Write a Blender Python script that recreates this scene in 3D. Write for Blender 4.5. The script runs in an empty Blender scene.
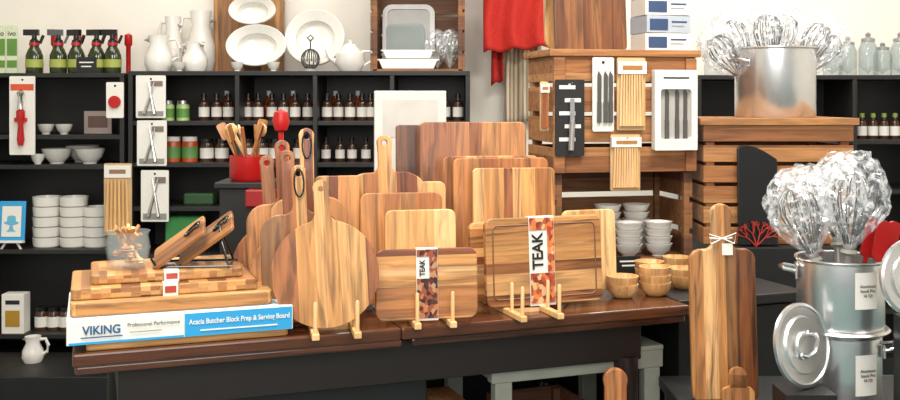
import bpy, bmesh, math, random
from mathutils import Matrix, Vector
random.seed(7)
sc=bpy.context.scene
H=1.35; F=1000.0
def W(px,py,D): return ((px-450)/F*D, D, H-(py-100)/F*D)
TZ=0.78
def T(px,py,z=TZ):
    D=(H-z)*F/(py-100); return ((px-450)/F*D, D, z)
A=math.radians(19.8); FLx,FLy=-0.845,2.235
def UV(u,v,z=TZ): return (FLx+u*math.cos(A)-v*math.sin(A), FLy+u*math.sin(A)+v*math.cos(A), z)
# ---------------- materials
def lin(c):
    if isinstance(c,str):
        c=[int(c[i:i+2],16)/255 for i in (0,2,4)]
    return tuple((x/12.92 if x<=0.04045 else ((x+0.055)/1.055)**2.4) for x in c)+(1,)
MC={}
def mat(col,rough=.5,metal=0,alpha=1,var=.08,scale=12,bump=0,trans=0,emit=0,coat=0):
    k=(col,rough,metal,alpha,var,scale,bump,trans,emit,coat)
    if k in MC: return MC[k]
    m=bpy.data.materials.new('surface'); m.use_nodes=True
    n=m.node_tree.nodes; l=m.node_tree.links; b=n['Principled BSDF']
    c=lin(col)
    tc=n.new('ShaderNodeTexCoord'); nz=n.new('ShaderNodeTexNoise'); nz.inputs['Scale'].default_value=scale; nz.inputs['Detail'].default_value=4
    l.new(tc.outputs['Object'],nz.inputs['Vector'])
    r=n.new('ShaderNodeValToRGB'); r.color_ramp.elements[0].position=.3; r.color_ramp.elements[1].position=.7
    r.color_ramp.elements[0].color=tuple(x*(1-var) for x in c[:3])+(1,); r.color_ramp.elements[1].color=tuple(min(1,x*(1+var)) for x in c[:3])+(1,)
    l.new(nz.outputs['Fac'],r.inputs['Fac']); l.new(r.outputs['Color'],b.inputs['Base Color'])
    b.inputs['Roughness'].default_value=rough; b.inputs['Metallic'].default_value=metal; b.inputs['Alpha'].default_value=alpha
    b.inputs['Transmission Weight'].default_value=trans; b.inputs['Coat Weight'].default_value=coat
    if emit: b.inputs['Emission Color'].default_value=c; b.inputs['Emission Strength'].default_value=emit
    if bump:
        bp=n.new('ShaderNodeBump'); bp.inputs['Strength'].default_value=bump; bp.inputs['Distance'].default_value=.01
        l.new(nz.outputs['Fac'],bp.inputs['Height']); l.new(bp.outputs['Normal'],b.inputs['Normal'])
    MC[k]=m; return m
def patterned(cols,sx_,sz_,name='printed_artwork'):
    m=bpy.data.materials.new(name); m.use_nodes=True; n=m.node_tree.nodes; l=m.node_tree.links; b=n['Principled BSDF']; b.inputs['Roughness'].default_value=.45
    tc=n.new('ShaderNodeTexCoord'); mp=n.new('ShaderNodeMapping'); mp.inputs['Scale'].default_value=(sx_,1,sz_)
    v=n.new('ShaderNodeTexVoronoi'); v.inputs['Scale'].default_value=1.0; r=n.new('ShaderNodeValToRGB'); r.color_ramp.interpolation='CONSTANT'; el=r.color_ramp.elements
    while len(el)<len(cols): el.new(.5)
    for i,c in enumerate(cols): el[i].position=i/len(cols); el[i].color=lin(c)
    sp=n.new('ShaderNodeSeparateColor')
    l.new(tc.outputs['Object'],mp.inputs['Vector']); l.new(mp.outputs[0],v.inputs['Vector']); l.new(v.outputs['Color'],sp.inputs[0]); l.new(sp.outputs[0],r.inputs['Fac']); l.new(r.outputs['Color'],b.inputs['Base Color']); return m
def cello_mat():
    m=bpy.data.materials.new('clear_film'); m.use_nodes=True
    n=m.node_tree.nodes; l=m.node_tree.links; b=n['Principled BSDF']; out=n['Material Output']
    b.inputs['Base Color'].default_value=(.86,.88,.9,1); b.inputs['Roughness'].default_value=.12; b.inputs['Metallic'].default_value=.35
    tr=n.new('ShaderNodeBsdfTransparent'); mx=n.new('ShaderNodeMixShader'); tc=n.new('ShaderNodeTexCoord')
    nz=n.new('ShaderNodeTexNoise'); nz.inputs['Scale'].default_value=34; nz.inputs['Detail'].default_value=4; nz.inputs['Distortion'].default_value=2
    r=n.new('ShaderNodeValToRGB'); r.color_ramp.elements[0].position=.46; r.color_ramp.elements[0].color=(.08,.08,.08,1); r.color_ramp.elements[1].position=.62; r.color_ramp.elements[1].color=(.58,.58,.58,1)
    l.new(tc.outputs['Object'],nz.inputs['Vector']); l.new(nz.outputs['Fac'],r.inputs['Fac']); l.new(r.outputs['Color'],mx.inputs['Fac'])
    l.new(tr.outputs[0],mx.inputs[1]); l.new(b.outputs[0],mx.inputs[2]); l.new(mx.outputs[0],out.inputs['Surface']); return m
def wood(cols,strip=.03,grain='z',across='x',rough=.42,contrast=.34,gs=1.0,coat=.12,streak=.48):
    k=('w',tuple(cols),strip,grain,across,rough,contrast,gs,streak)
    if k in MC: return MC[k]
    m=bpy.data.materials.new('wood_grain'); m.use_nodes=True
    n=m.node_tree.nodes; l=m.node_tree.links; b=n['Principled BSDF']
    tc=n.new('ShaderNodeTexCoord'); oi=n.new('ShaderNodeObjectInfo'); sp=n.new('ShaderNodeSeparateXYZ')
    l.new(tc.outputs['Object'],sp.inputs[0])
    def M(op,a,bb=None):
        x=n.new('ShaderNodeMath'); x.operation=op
        for i,v in enumerate((a,bb)):
            if v is None: continue
            if isinstance(v,(int,float)): x.inputs[i].default_value=v
            else: l.new(v,x.inputs[i])
        return x.outputs[0]
    ax=sp.outputs['XYZ'.index(across.upper())]
    w1=M('SINE',M('MULTIPLY',ax,1.7/strip))
    t=M('ADD',M('DIVIDE',ax,strip),M('MULTIPLY',w1,.33)); t=M('ADD',t,M('MULTIPLY',oi.outputs['Random'],53.0)); t=M('FLOOR',t)
    wn=n.new('ShaderNodeTexWhiteNoise'); wn.noise_dimensions='1D'; l.new(t,wn.inputs['W'])
    r=n.new('ShaderNodeValToRGB'); r.color_ramp.interpolation='LINEAR'
    el=r.color_ramp.elements
    while len(el)<len(cols): el.new(.5)
    for i,c in enumerate(cols): el[i].position=i/(len(cols)-1)*.9+.05; el[i].color=lin(c)
    l.new(wn.outputs['Value'],r.inputs['Fac'])
    cb=n.new('ShaderNodeCombineXYZ'); l.new(M('MULTIPLY',wn.outputs['Value'],9.),cb.inputs['XYZ'.index(grain.upper())]); l.new(M('MULTIPLY',oi.outputs['Random'],7.),cb.inputs[1])
    va=n.new('ShaderNodeVectorMath'); va.operation='ADD'; l.new(tc.outputs['Object'],va.inputs[0]); l.new(cb.outputs[0],va.inputs[1])
    def grn(sa,sl,lo,hi,tlo,thi,dist):
        mp=n.new('ShaderNodeMapping'); sv=[sa*gs]*3; sv['xyz'.index(grain)]=sl*gs; mp.inputs['Scale'].default_value=sv
        l.new(va.outputs[0],mp.inputs['Vector'])
        nz=n.new('ShaderNodeTexNoise'); nz.inputs['Scale'].default_value=1.6; nz.inputs['Detail'].default_value=4; nz.inputs['Distortion'].default_value=dist
        l.new(mp.outputs[0],nz.inputs['Vector'])
        g=n.new('ShaderNodeMapRange'); g.inputs['From Min'].default_value=lo; g.inputs['From Max'].default_value=hi; g.inputs['To Min'].default_value=tlo; g.inputs['To Max'].default_value=thi
        l.new(nz.outputs['Fac'],g.inputs['Value']); return g.outputs[0]
    g=M('MULTIPLY',M('MULTIPLY',grn(30,2.4,.3,.7,1-contrast,1.14,1.2),grn(13,1.0,.5,.64,1.0,1-streak,2.6)),grn(65,2,.52,.64,1.0,1-streak*.35,1.2))
    mx=n.new('ShaderNodeVectorMath'); mx.operation='SCALE'; l.new(r.outputs['Color'],mx.inputs[0]); l.new(g,mx.inputs['Scale'])
    l.new(mx.outputs[0],b.inputs['Base Color']); b.inputs['Roughness'].default_value=rough; b.inputs['Coat Weight'].default_value=coat
    MC[k]=m; return m
TEAK=('82472a','bb7c46','d89e5c','e6b278','a66936'); ACAC=('563018','9c6234','d09858','e4b478','74401f'); GROOVE=('8e5830','b47c48','d09a5c','deae74','a46a38')
LIGHT=('c68e52','dba668','e8be86'); RED=('8a4c28','b0703e','c48850')
teak=wood(TEAK,.036); teak2=wood(ACAC,.04,contrast=.4); lightw=wood(LIGHT,.05,contrast=.28,streak=.35); redw=wood(RED,.06)
teakH=wood(TEAK,.032,'x','z'); acacH=wood(GROOVE,.034,'x','z',contrast=.4,streak=.6)
darkboard=wood(('4a2a18','663c22','7c4a2c'),.05)
paleboard=wood(('b07c48','c8965a','d8a66c'),.05)
cratew=wood(('84522e','a0683a','b47e4c'),.09,'x','z',rough=.65,contrast=.35,coat=0.03,streak=.35); crated=wood(('64402a','7a4e30','8e6038'),.08,'x','z',rough=.65,contrast=.3,coat=0.03,streak=.3)
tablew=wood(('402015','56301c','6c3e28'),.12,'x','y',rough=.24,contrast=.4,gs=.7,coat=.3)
lw=wood(('d6a86e','e2b884'),.05,contrast=.15,streak=.15); dipw=wood(('a87040','c48c52'),.05,contrast=.2,streak=.2)
white=mat('dad6cf',.2,coat=.25,var=.03); card=mat('dcd8d0',.6,var=.03); black=mat('131212',.5,var=.2); blackg=mat('141414',.22)
steel=mat('dcdcdc',.2,1,var=.06,scale=30); steelb=mat('bcbcbc',.32,1,var=.1,scale=40); potm=mat('dedede',.27,.9,var=.04,scale=30); wirem=mat('8c8c8c',.25,1,var=.05); redp=mat('ae1414',.35); orange=mat('c84e2a',.4)
glass=mat('a8b6b4',.05,0,.33,var=.02); cello=cello_mat(); grey=mat('8e8e82',.5); blue=mat('2a94c8',.4,var=.03); panm=mat('9a9894',.35,.4)
ink=mat('1c1a1a',.5); kraft=mat('c0a074',.7)
# ---------------- mesh builders
def fin(bm,smooth=False):
    me=bpy.data.meshes.new('geometry'); bmesh.ops.recalc_face_normals(bm,faces=bm.faces); bm.to_mesh(me); bm.free()
    if smooth:
        for p in me.polygons: p.use_smooth=True
        try: me.set_sharp_from_angle(angle=math.radians(38))
        except Exception: pass
    return me
def boxes(L):
    bm=bmesh.new()
    for cx,cy,cz,sx,sy,sz in L:
        bmesh.ops.create_cube(bm,size=1,matrix=Matrix.Translation((cx,cy,cz))@Matrix.Diagonal((sx,sy,sz,1)))
    return fin(bm)
def box(sx,sy,sz): return boxes([(0,0,sz/2,sx,sy,sz)])
def lathe(prof,seg=32):
    bm=bmesh.new(); rings=[]
    for r,z in prof:
        if r<1e-6: rings.append([bm.verts.new((0,0,z))])
        else: rings.append([bm.verts.new((r*math.cos(2*math.pi*i/seg),r*math.sin(2*math.pi*i/seg),z)) for i in range(seg)])
    for a,b in zip(rings,rings[1:]):
        for i in range(seg):
            j=(i+1)%seg
            if len(a)==1 and len(b)==1: continue
            if len(a)==1: bm.faces.new((a[0],b[i],b[j]))
            elif len(b)==1: bm.faces.new((a[i],a[j],b[0]))
            else: bm.faces.new((a[i],a[j],b[j],b[i]))
    return fin(bm,True)
def tube(pts,r,seg=8,closed=False,taper=None):
    pts=[Vector(p) for p in pts]; bm=bmesh.new(); rings=[]; n=len(pts)
    up=Vector((0.13,0.2,1)).normalized()
    for i,p in enumerate(pts):
        if closed: d=pts[(i+1)%n]-pts[i-1]
        else: d=pts[min(i+1,n-1)]-pts[max(i-1,0)]
        d.normalize(); a=d.cross(up)
        if a.length<.05: a=d.cross(Vector((1,0,0)))
        a.normalize(); b=d.cross(a); rr=r if not taper else r*(taper[0]+(taper[1]-taper[0])*i/(n-1))
        rings.append([bm.verts.new(p+a*rr*math.cos(t)+b*rr*math.sin(t)) for t in [2*math.pi*k/seg for k in range(seg)]])
    prs=list(zip(rings,rings[1:]))
    if closed: prs.append((rings[-1],rings[0]))
    for x,y in prs:
        for k in range(seg): bm.faces.new((x[k],x[(k+1)%seg],y[(k+1)%seg],y[k]))
    if not closed:
        bm.faces.new(rings[0]); bm.faces.new(rings[-1][::-1])
    return fin(bm,True)
def join(L):
    bm=bmesh.new()
    for me,M in L:
        t=bmesh.new(); t.from_mesh(me); t.transform(M); tm=bpy.data.meshes.new('geometry'); t.to_mesh(tm); t.free(); bm.from_mesh(tm); bpy.data.meshes.remove(tm)
    return fin(bm,True)
def TR(x=0,y=0,z=0,rx=0,ry=0,rz=0,s=(1,1,1)):
    return Matrix.Translation((x,y,z))@Matrix.Rotation(rz,4,'Z')@Matrix.Rotation(ry,4,'Y')@Matrix.Rotation(rx,4,'X')@Matrix.Diagonal((s[0],s[1],s[2],1))
def solid(outer,t,holes=()):
    bm=bmesh.new(); E=[]
    for loop in [outer]+list(holes):
        vs=[bm.verts.new((x,-t/2,z)) for x,z in loop]
        for i in range(len(vs)): E.append(bm.edges.new((vs[i],vs[(i+1)%len(vs)])))
    bmesh.ops.triangle_fill(bm,use_beauty=True,use_dissolve=True,edges=E)
    r=bmesh.ops.extrude_face_region(bm,geom=list(bm.faces))
    bmesh.ops.translate(bm,verts=[v for v in r['geom'] if isinstance(v,bmesh.types.BMVert)],vec=(0,t,0))
    return fin(bm)
def arc(cx,cz,r,a0,a1,n=8): return [(cx+r*math.cos(math.radians(a0+(a1-a0)*i/n)),cz+r*math.sin(math.radians(a0+(a1-a0)*i/n))) for i in range(n+1)]
def circ(cx,cz,r,n=16): return [(cx+r*math.cos(2*math.pi*i/n),cz+r*math.sin(2*math.pi*i/n)) for i in range(n)]
def mirror(R):
    out=list(R)
    for x,z in reversed(R):
        if x>1e-5: out.append((-x,z))
    res=[]
    for p in out:
        if not res or (abs(p[0]-res[-1][0])+abs(p[1]-res[-1][1]))>1e-5: res.append(p)
    return res
def rrect(w,h,r): return arc(w/2-r,r,r,-90,0)+arc(w/2-r,h-r,r,0,90)+arc(-w/2+r,h-r,r,90,180)+arc(-w/2+r,r,r,180,270)
def paddle_o(w,h,top,hw,rb=.02,rs=.035,rn=.02):
    R=[(0,0)]+arc(w/2-rb,rb,rb,-90,0)+arc(w/2-rs,h-rs,rs,0,85)+arc(hw/2+rn,h+rn,rn,-90,-180)+[(hw/2,top-.05)]+arc(0,top-hw*.56,hw*.56,0,90)
    return mirror(R)
def round_o(R0,top,hw):
    ph=math.degrees(math.asin((hw/2+.012)/R0))
    R=arc(0,R0,R0,-90,90-ph,30)+[(hw/2+.004,2*R0+.004),(hw/2,2*R0+.016),(hw/2,top-.03)]+arc(0,top-hw*.56,hw*.56,0,90)
    return mirror(R)
# ---------------- object helpers
def mk(name,me,m,parent=None,loc=(0,0,0),rot=(0,0,0),bev=0,label=None,scale=None):
    o=bpy.data.objects.new(name,me)
    if me is not None and m is not None and not me.materials: me.materials.append(m)
    sc.collection.objects.link(o); o.location=loc; o.rotation_euler=rot
    if scale: o.scale=scale
    if parent: o.parent=parent
    if bev:
        b=o.modifiers.new('edge','BEVEL'); b.width=bev; b.segments=2; b.limit_method='ANGLE'; b.angle_limit=math.radians(40)
    if label: o['label']=label
    return o
def top(name,label,cat,loc,rot=(0,0,0),me=None,m=None,group=None,bev=0,scale=None):
    if isinstance(rot,(int,float)): rot=(0,0,rot)
    o=mk(name,me,m,None,loc,rot,bev,None,scale); o['label']=label; o['category']=cat
    if group: o['group']=group
    if me is None: o.empty_display_size=.03
    return o
def dup(root,loc,rot=None,label=None,scale=None):
    r=root.copy(); r.location=loc
    if rot is not None: r.rotation_euler=(0,0,rot) if isinstance(rot,(int,float)) else rot
    if scale: r.scale=(scale,scale,scale) if isinstance(scale,(int,float)) else scale
    if label: r['label']=label
    sc.collection.objects.link(r)
    for c in root.children:
        k=c.copy(); k.parent=r; sc.collection.objects.link(k)
        for g in c.children:
            q=g.copy(); q.parent=k; sc.collection.objects.link(q)
    return r
def struct(name,me,m,loc=(0,0,0)):
    o=mk(name,me,m,None,loc); o['kind']='structure'; return o
def text(s,size,m,parent,loc,rot=(math.pi/2,0,0),width=None,bold=0,name='lettering',space=1):
    c=bpy.data.curves.new('t','FONT'); c.body=s; c.size=size; c.align_x='CENTER'; c.align_y='CENTER'; c.extrude=.0003; c.offset=bold; c.space_line=space
    t=bpy.data.objects.new('t',c); sc.collection.objects.link(t); bpy.context.view_layer.update()
    me=bpy.data.meshes.new_from_object(t.evaluated_get(bpy.context.evaluated_depsgraph_get())); bpy.data.objects.remove(t)
    me.materials.clear()
    if width:
        xs=[v.co.x for v in me.vertices]; k=width/(max(xs)-min(xs))
        for v in me.vertices: v.co.x*=k
    return mk(name,me,m,parent,loc,rot)
# ---------------- room
wallm=mat('e8e2d7',.8,var=.03,scale=3)
struct('wall_back',boxes([(0,5.38,1.5,7,.1,3)]),wallm)
struct('wall_left',boxes([(-3.55,2.4,1.5,.1,6,3)]),wallm)
struct('wall_right',boxes([(3.55,2.4,1.5,.1,6,3)]),wallm)
struct('floor',boxes([(0,2.4,-.05,7.2,6.2,.1)]),mat('4f6a68',.7,var=.5,scale=7))
struct('ceiling',boxes([(0,2.4,3.05,7.2,6.2,.1)]),mat('efe9de',.9,var=.02))
# ---------------- back shelving
FY=4.9; BY=5.3
def zs(py): return H-(py-100)*FY/F
def shelf_unit(x0,x1,ztop_py,rows,divs,label):
    X0=(x0-450)*FY/F; X1=(x1-450)*FY/F; t=.022; zt=zs(ztop_py); L=[]
    L.append(((X0+X1)/2,(FY+BY)/2,zt-t/2,X1-X0,BY-FY,t)); L.append(((X0+X1)/2,BY-.01,zt/2,X1-X0,.02,zt-.02))
    for d in [x0]+divs+[x1]:
        x=(d-450)*FY/F; x=min(max(x,X0+t/2),X1-t/2); L.append((x,(FY+BY)/2,(zt-t)/2,t,BY-FY,zt-t))
    for r in rows: L.append(((X0+X1)/2,(FY+BY)/2+.002,zs(r)-t/2,X1-X0-.01,BY-FY-.02,t))
    L.append(((X0+X1)/2,(FY+BY)/2,.04,X1-X0-.02,BY-FY-.02,.08))
    return top('shelving_unit',label,'shelf',(0,0,0),0,boxes(L),mat('1c1a19',.5,var=.15),bev=.002)
shelf_unit(-40,124,73,[135,165,250,335],[],'black open shelving unit with white dishes, against the wall')
shelf_unit(128,470,71,[121,163,207,255,310],[237,315,392],'black cubby shelving unit with bottles, against the wall')
shelf_unit(697,960,75,[140,190,250,310],[855],'black shelving unit topped with glass jars')
top('plinth','low black plinth in front of the dish shelving','plinth',(-2.0,4.66,0),0,box(1.25,.44,.12),black,bev=.004)
IY=5.02
def sx(px,D=IY): return (px-450)*D/F
def bottle(name,label,cat,loc,h,r,bodym,labm,capm,group,tall=.25,capn='cap'):
    o=top(name,label,cat,loc,0,group=group)
    mk('body',lathe([(0,0),(r*.95,0),(r,.004),(r,h*.62),(r*.85,h*.7),(r*.42,h*(1-tall)),(r*.4,h*.86),(0,h*.86)],20),bodym,o)
    mk('paper_label',lathe([(r*1.03,h*.14),(r*1.03,h*.5)],20),labm,o)
    mk(capn,lathe([(0,h*.84),(r*.5,h*.84),(r*.5,h),(0,h)],16),capm,o)
    return o
dk=mat('40281a',.15); g1=bottle('bottle','small dark bottle with white paper label on black shelf','bottle',(sx(204),IY,zs(121)),.135,.026,dk,card,blackg,'bottles on the cubby shelves')
for p in (216,228,247,258,271,283,295,307,327,338,350,362,370): dup(g1,(sx(p),IY+random.uniform(0,.05),zs(121)))
for p in (326,340,352,366): dup(g1,(sx(p),IY,zs(163)),scale=.9)
for p in (408,425,445,458): dup(g1,(sx(p),IY,zs(121)))
g2=bottle('bottle','small amber bottle with orange label on black shelf','bottle',(sx(290),IY+.1,zs(121)),.15,.024,mat('7a3412',.15),orange,card,'amber bottles on the cubby shelves')
for p in (222,265,333,356): dup(g2,(sx(p),IY+.11,zs(121)))
def jar(label,loc,h,r,c,lidc,labc,group):
    o=top('jar',label,'jar',loc,0,group=group)
    mk('body',lathe([(0,0),(r,0),(r,h*.75),(r*.85,h*.84),(0,h*.84)],20),c,o)
    mk('paper_label',lathe([(r*1.03,h*.15),(r*1.03,h*.6)],20),labc,o)
    mk('lid',lathe([(0,h*.82),(r*.92,h*.82),(r*.92,h),(0,h)],20),lidc,o); return o
gl=mat('5a8a40',.5); j1=jar('squat jar with green and cream label on black shelf',(sx(168),IY,zs(121)),.1,.032,mat('a8c07a',.3),steelb,gl,'condiment jars')
dup(j1,(sx(183),IY,zs(121)))
j2=jar('round jar of orange preserve with white lid',(sx(173),IY,zs(163)),.125,.04,mat('b04a20',.3),card,mat('5a8646',.5),'condiment jars'); dup(j2,(sx(190),IY,zs(163)))
j3=jar('dark jar with white label and black lid',(sx(207),IY,zs(163)),.115,.034,dk,blackg,card,'dark jars on the cubby shelves')
for p in (222,300,313): dup(j3,(sx(p),IY,zs(163)))
for p in (248,262,276): dup(j3,(sx(p),IY,zs(163)),label='dark jar with white label behind wooden utensils')
for p in (42,54,66): dup(j3,(sx(p),IY,zs(335)),label='dark jar with white label on a low shelf')
j4=bottle('bottle','slim bottle with pale label on the end of a black shelf','bottle',(sx(862),IY,zs(140)),.13,.024,dk,card,mat('8fa04a',.4),'bottles on the side shelf')
for p in (873,884,895): dup(j4,(sx(p),IY,zs(140)))
def dispenser(px,c,capc):
    o=top('spray_bottle','olive oil sprayer with green body and black pump head','bottle',(sx(px),IY-.02,zs(73)),0,group='oil sprayers on the black unit')
    mk('body',lathe([(0,0),(.04,0),(.042,.01),(.042,.09),(.03,.12),(.018,.14),(0,.14)],24),c,o)
    mk('paper_label',lathe([(.0432,.03),(.0432,.07)],24),mat('98a04a',.5),o)
    mk('pump_head',join([(lathe([(0,.135),(.022,.135),(.022,.165),(.012,.175),(.012,.195),(0,.2)],16),Matrix()),(box(.075,.02,.03),TR(-.015,0,.19)),(box(.012,.012,.045),TR(.028,0,.15,ry=.4))]),capc,o)
    mk('pump_ring',lathe([(.0225,.14),(.025,.14),(.025,.155),(.0225,.155)],16),redp,o)
    return o
d1=dispenser(36,mat('2c3418',.15),blackg)
for p in (60,78,98,114): dup(d1,(sx(p),IY-.02,zs(73)),rot=random.uniform(-.4,.4))
for p in (47,70,107,122):
    top('bottle_stopper_tool','red handled bottle tool beside sprayers on the black unit','tool',(sx(p),IY+.1,zs(73)),0,lathe([(0,0),(.012,0),(.012,.14),(.02,.15),(.02,.2),(0,.21)],12),redp,group='red handled tools')
def cardpack(name,label,cat,loc,w,h,rot=0,cm=card,stripe=None,inner=None,t=.006,group=None):
    o=top(name,label,cat,loc,rot,group=group)
    mk('card_backing',solid(rrect(w,h,.006),t,[circ(0,h-.018,.006,10)]),cm,o)
    if stripe:
        for s in stripe[1]: mk('printed_panel',boxes([(0,-t/2-.001,h*s[0],w*.9,.002,h*s[1])]),stripe[0],o)
    if inner: inner(o,w,h,t)
    return o
for p in (2,14):
    o=cardpack('packaged_card','green printed card pack standing on the black unit','package',(sx(p),IY-.02,zs(73)),.055,.24,0,mat('c8d0b0',.5),(mat('5a8436',.5),[(.55,.35),(.2,.15)]),group='green card packs')
    text('ivo',.035,ink,o,(0,-.006,.2))
ch=top('chalk_tag','small black chalk price tag','sign',(sx(93),4.93,zs(73)),0,box(.1,.006,.08),black,bev=.002)
mk('chalk_line',box(.07,.001,.006),card,ch,(0,-.0035,.05)); mk('chalk_line',box(.05,.001,.006),card,ch,(0,-.0035,.03))
def inner_opener(o,w,h,t):
    mk('bottle_opener',join([(lathe([(0,0),(.012,.0),(.018,.03),(.012,.1),(.02,.13),(.02,.17),(0,.18)],16),TR(0,-.02,h*.12)),(box(.06,.01,.02),TR(0,-.02,h*.42))]),redp,o)
    mk('opener_head',lathe([(0,0),(.016,0),(.01,.06),(.02,.08),(0,.1)],16),steel,o,(0,-.02,h*.58))
def atF(px,py): x,y,z=W(px,py,4.88); return (x,4.896,z)
cardpack('packaged_corkscrew','white card pack with red corkscrew hung on shelf edge','package',atF(21,155),.125,.385,0,card,(orange,[(.86,.08)]),inner_opener)
cardpack('packaged_timer','small white pack with red dial hung on shelf edge','package',atF(114,118),.085,.175,0,card,None,lambda o,w,h,t: mk('dial',lathe([(0,0),(.03,0),(.03,.01),(0,.012)],24),redp,o,(0,-.004,h*.45),(math.pi/2,0,0)))
def bowl_me(r,h,t=.006,foot=.45): return lathe([(0,0),(r*foot,0),(r*foot,.006),(r*.8,h*.45),(r,h),(r-t,h),(r*.78-t,h*.48),(r*foot*.8,.012),(0,.012)],32)
bm_=bowl_me(.075,.075)
for i,p in enumerate((57,90)): top('bowl','white ceramic bowl on black shelf','bowl',(sx(p),IY,zs(165)),0,bm_,white,'white bowls')
top('bowl','white ceramic bowl with flared rim on black shelf','bowl',(sx(74),IY+.12,zs(165)),0,bowl_me(.085,.085),white,'white bowls')
for p in (46,64): top('small_bowl','small white dipping bowl','bowl',(sx(p),IY,zs(135)),0,bowl_me(.042,.05),white,'small white bowls')
top('small_bowl','small white dish before bigger bowls','bowl',(sx(42),IY-.05,zs(165)),0,bowl_me(.035,.05),white,'small white bowls')
o=top('recipe_card','cream printed card standing on black shelf','card',(sx(91),IY+.1,zs(135)),0,box(.14,.006,.115),mat('b9a8a0',.5)); mk('printed_panel',box(.1,.001,.06),mat('7a5a50',.5),o,(0,-.004,.03))
ram=lathe([(0,0),(.06,0),(.066,.006),(.07,.05),(.064,.05),(.06,.01),(0,.01)],28)
for p,n in ((47,5),(74,5),(97,4)):
    for k in range(n): top('ramekin','white ceramic ramekin in a stack','dish',(sx(p),IY,zs(250)+k*.0505),0,ram,white,'stacked ramekins')
for p in (60,86):
    for k in range(3): top('ramekin','white ceramic ramekin in a stack','dish',(sx(p),IY+.15,zs(250)+k*.0505),0,ram,white,'stacked ramekins')
o=top('framed_sign','small blue framed sign with cake stand picture','sign',W(11,250,4.93),(-.1,0,0)); mk('frame',box(.13,.012,.2),blue,o,(0,0,.04),bev=.003); mk('print',box(.095,.002,.15),card,o,(0,-.008,.065)); mk('easel',join([(tube([(-.05,0,0),(-.02,0,.05)],.006),Matrix()),(tube([(.05,0,0),(.02,0,.05)],.006),Matrix()),(box(.13,.03,.012),TR(0,-.01,.035))]),white,o)
mk('cake_stand_picture',solid(mirror([(0,.09),(.025,.09),(.012,.1),(.006,.12),(.036,.13),(.036,.137),(.022,.14),(.02,.165),(0,.17)]),.001),mat('5fa8c8',.5),o,(0,-.0098,0))
o=top('boxed_gift','cream box with amber window on black shelf','box',W(16,335,4.97),0,box(.11,.08,.21),card,bev=.003); mk('window_panel',box(.07,.002,.08),mat('a8802a',.3),o,(0,-.041,.05)); mk('printed_panel',box(.07,.001,.02),ink,o,(0,-.041,.16))
def pitcher(loc,r,h,rot=0,label='white ceramic pitcher on the black unit'):
    o=top('pitcher',label,'pitcher',loc,rot,group='white pitchers')
    mk('body',lathe([(0,0),(r*.8,0),(r,h*.2),(r*.95,h*.45),(r*.62,h*.75),(r*.75,h),(r*.7,h),(r*.57,h*.76),(r*.9,h*.4),(0,.01)],28),white,o)
    mk('handle',tube([(r*.62,0,h*.88),(r*1.2,0,h*.9),(r*1.45,0,h*.65),(r*1.3,0,h*.4),(r*.92,0,h*.3)],.008),white,o)
    mk('spout',lathe([(0,0),(r*.3,r*.35),(0,r*.36)],12),white,o,(-r*.6,0,h*.8),(0,-.5,0)); return o
pitcher(((33-450)*4.7/F,4.7,.12),.05,.12,0,'white pitcher on a low black plinth')
zt=zs(71)
pitcher((sx(160),5.0,zt),.07,.18,.2); pitcher((sx(196),5.0,zt),.065,.15,2.6); pitcher((sx(192),5.2,zt),.075,.32,3.2,'tall white ceramic pitcher behind smaller ones')
pitcher((sx(164),5.18,zt),.055,.29,2.9)
for (a,b,c,d,lab) in ((135,165,75,118,'silver utensils'),(136,166,120,166,'white spoon set'),(140,168,170,222,'kitchen tool')):
    def inn(o,w,h,t):
        mk('utensil',join([(tube([(-.03,-.01,h*.1),(.02,-.01,h*.85)],.006,taper=(1.6,.6)),Matrix()),(tube([(.02,-.01,h*.1),(-.01,-.01,h*.85)],.006,taper=(1.6,.6)),Matrix())]),steel,o)
        mk('price_sticker',box(w*.4,.002,h*.12),mat('7a6a60',.5),o,(w*.2,-.005,h*.75))
        mk('printed_panel',box(w*.85,.001,h*.12),mat('8a8680',.5),o,(0,-.004,h*.04))
    x0,_,z0=atF((a+b)/2,d); w=(b-a)*.00484; h=(d-c)*.00484
    cardpack('packaged_utensil','white carded pack of '+lab+' hung on the unit side','package',(x0,4.896,z0),w,h,0,card,None,inn,group='hung utensil packs')
x0,_,z0=atF(118,235)
o=cardpack('packaged_wooden_spoons','tan pack of wooden spoons hung on the shelf edge','package',(x0,4.88,z0),.135,.35,0,kraft,None,None)
mk('wooden_spoons',join([(tube([(-.05+.02*i,-.012,.02),(-.045+.018*i,-.012,.27)],.007,taper=(1.5,.7)),Matrix()) for i in range(6)]),lw,o); mk('header_card',box(.13,.004,.06),card,o,(0,-.006,.28)); mk('header_print',box(.08,.001,.02),mat('8a6a4a',.5),o,(0,-.0085,.3))
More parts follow.
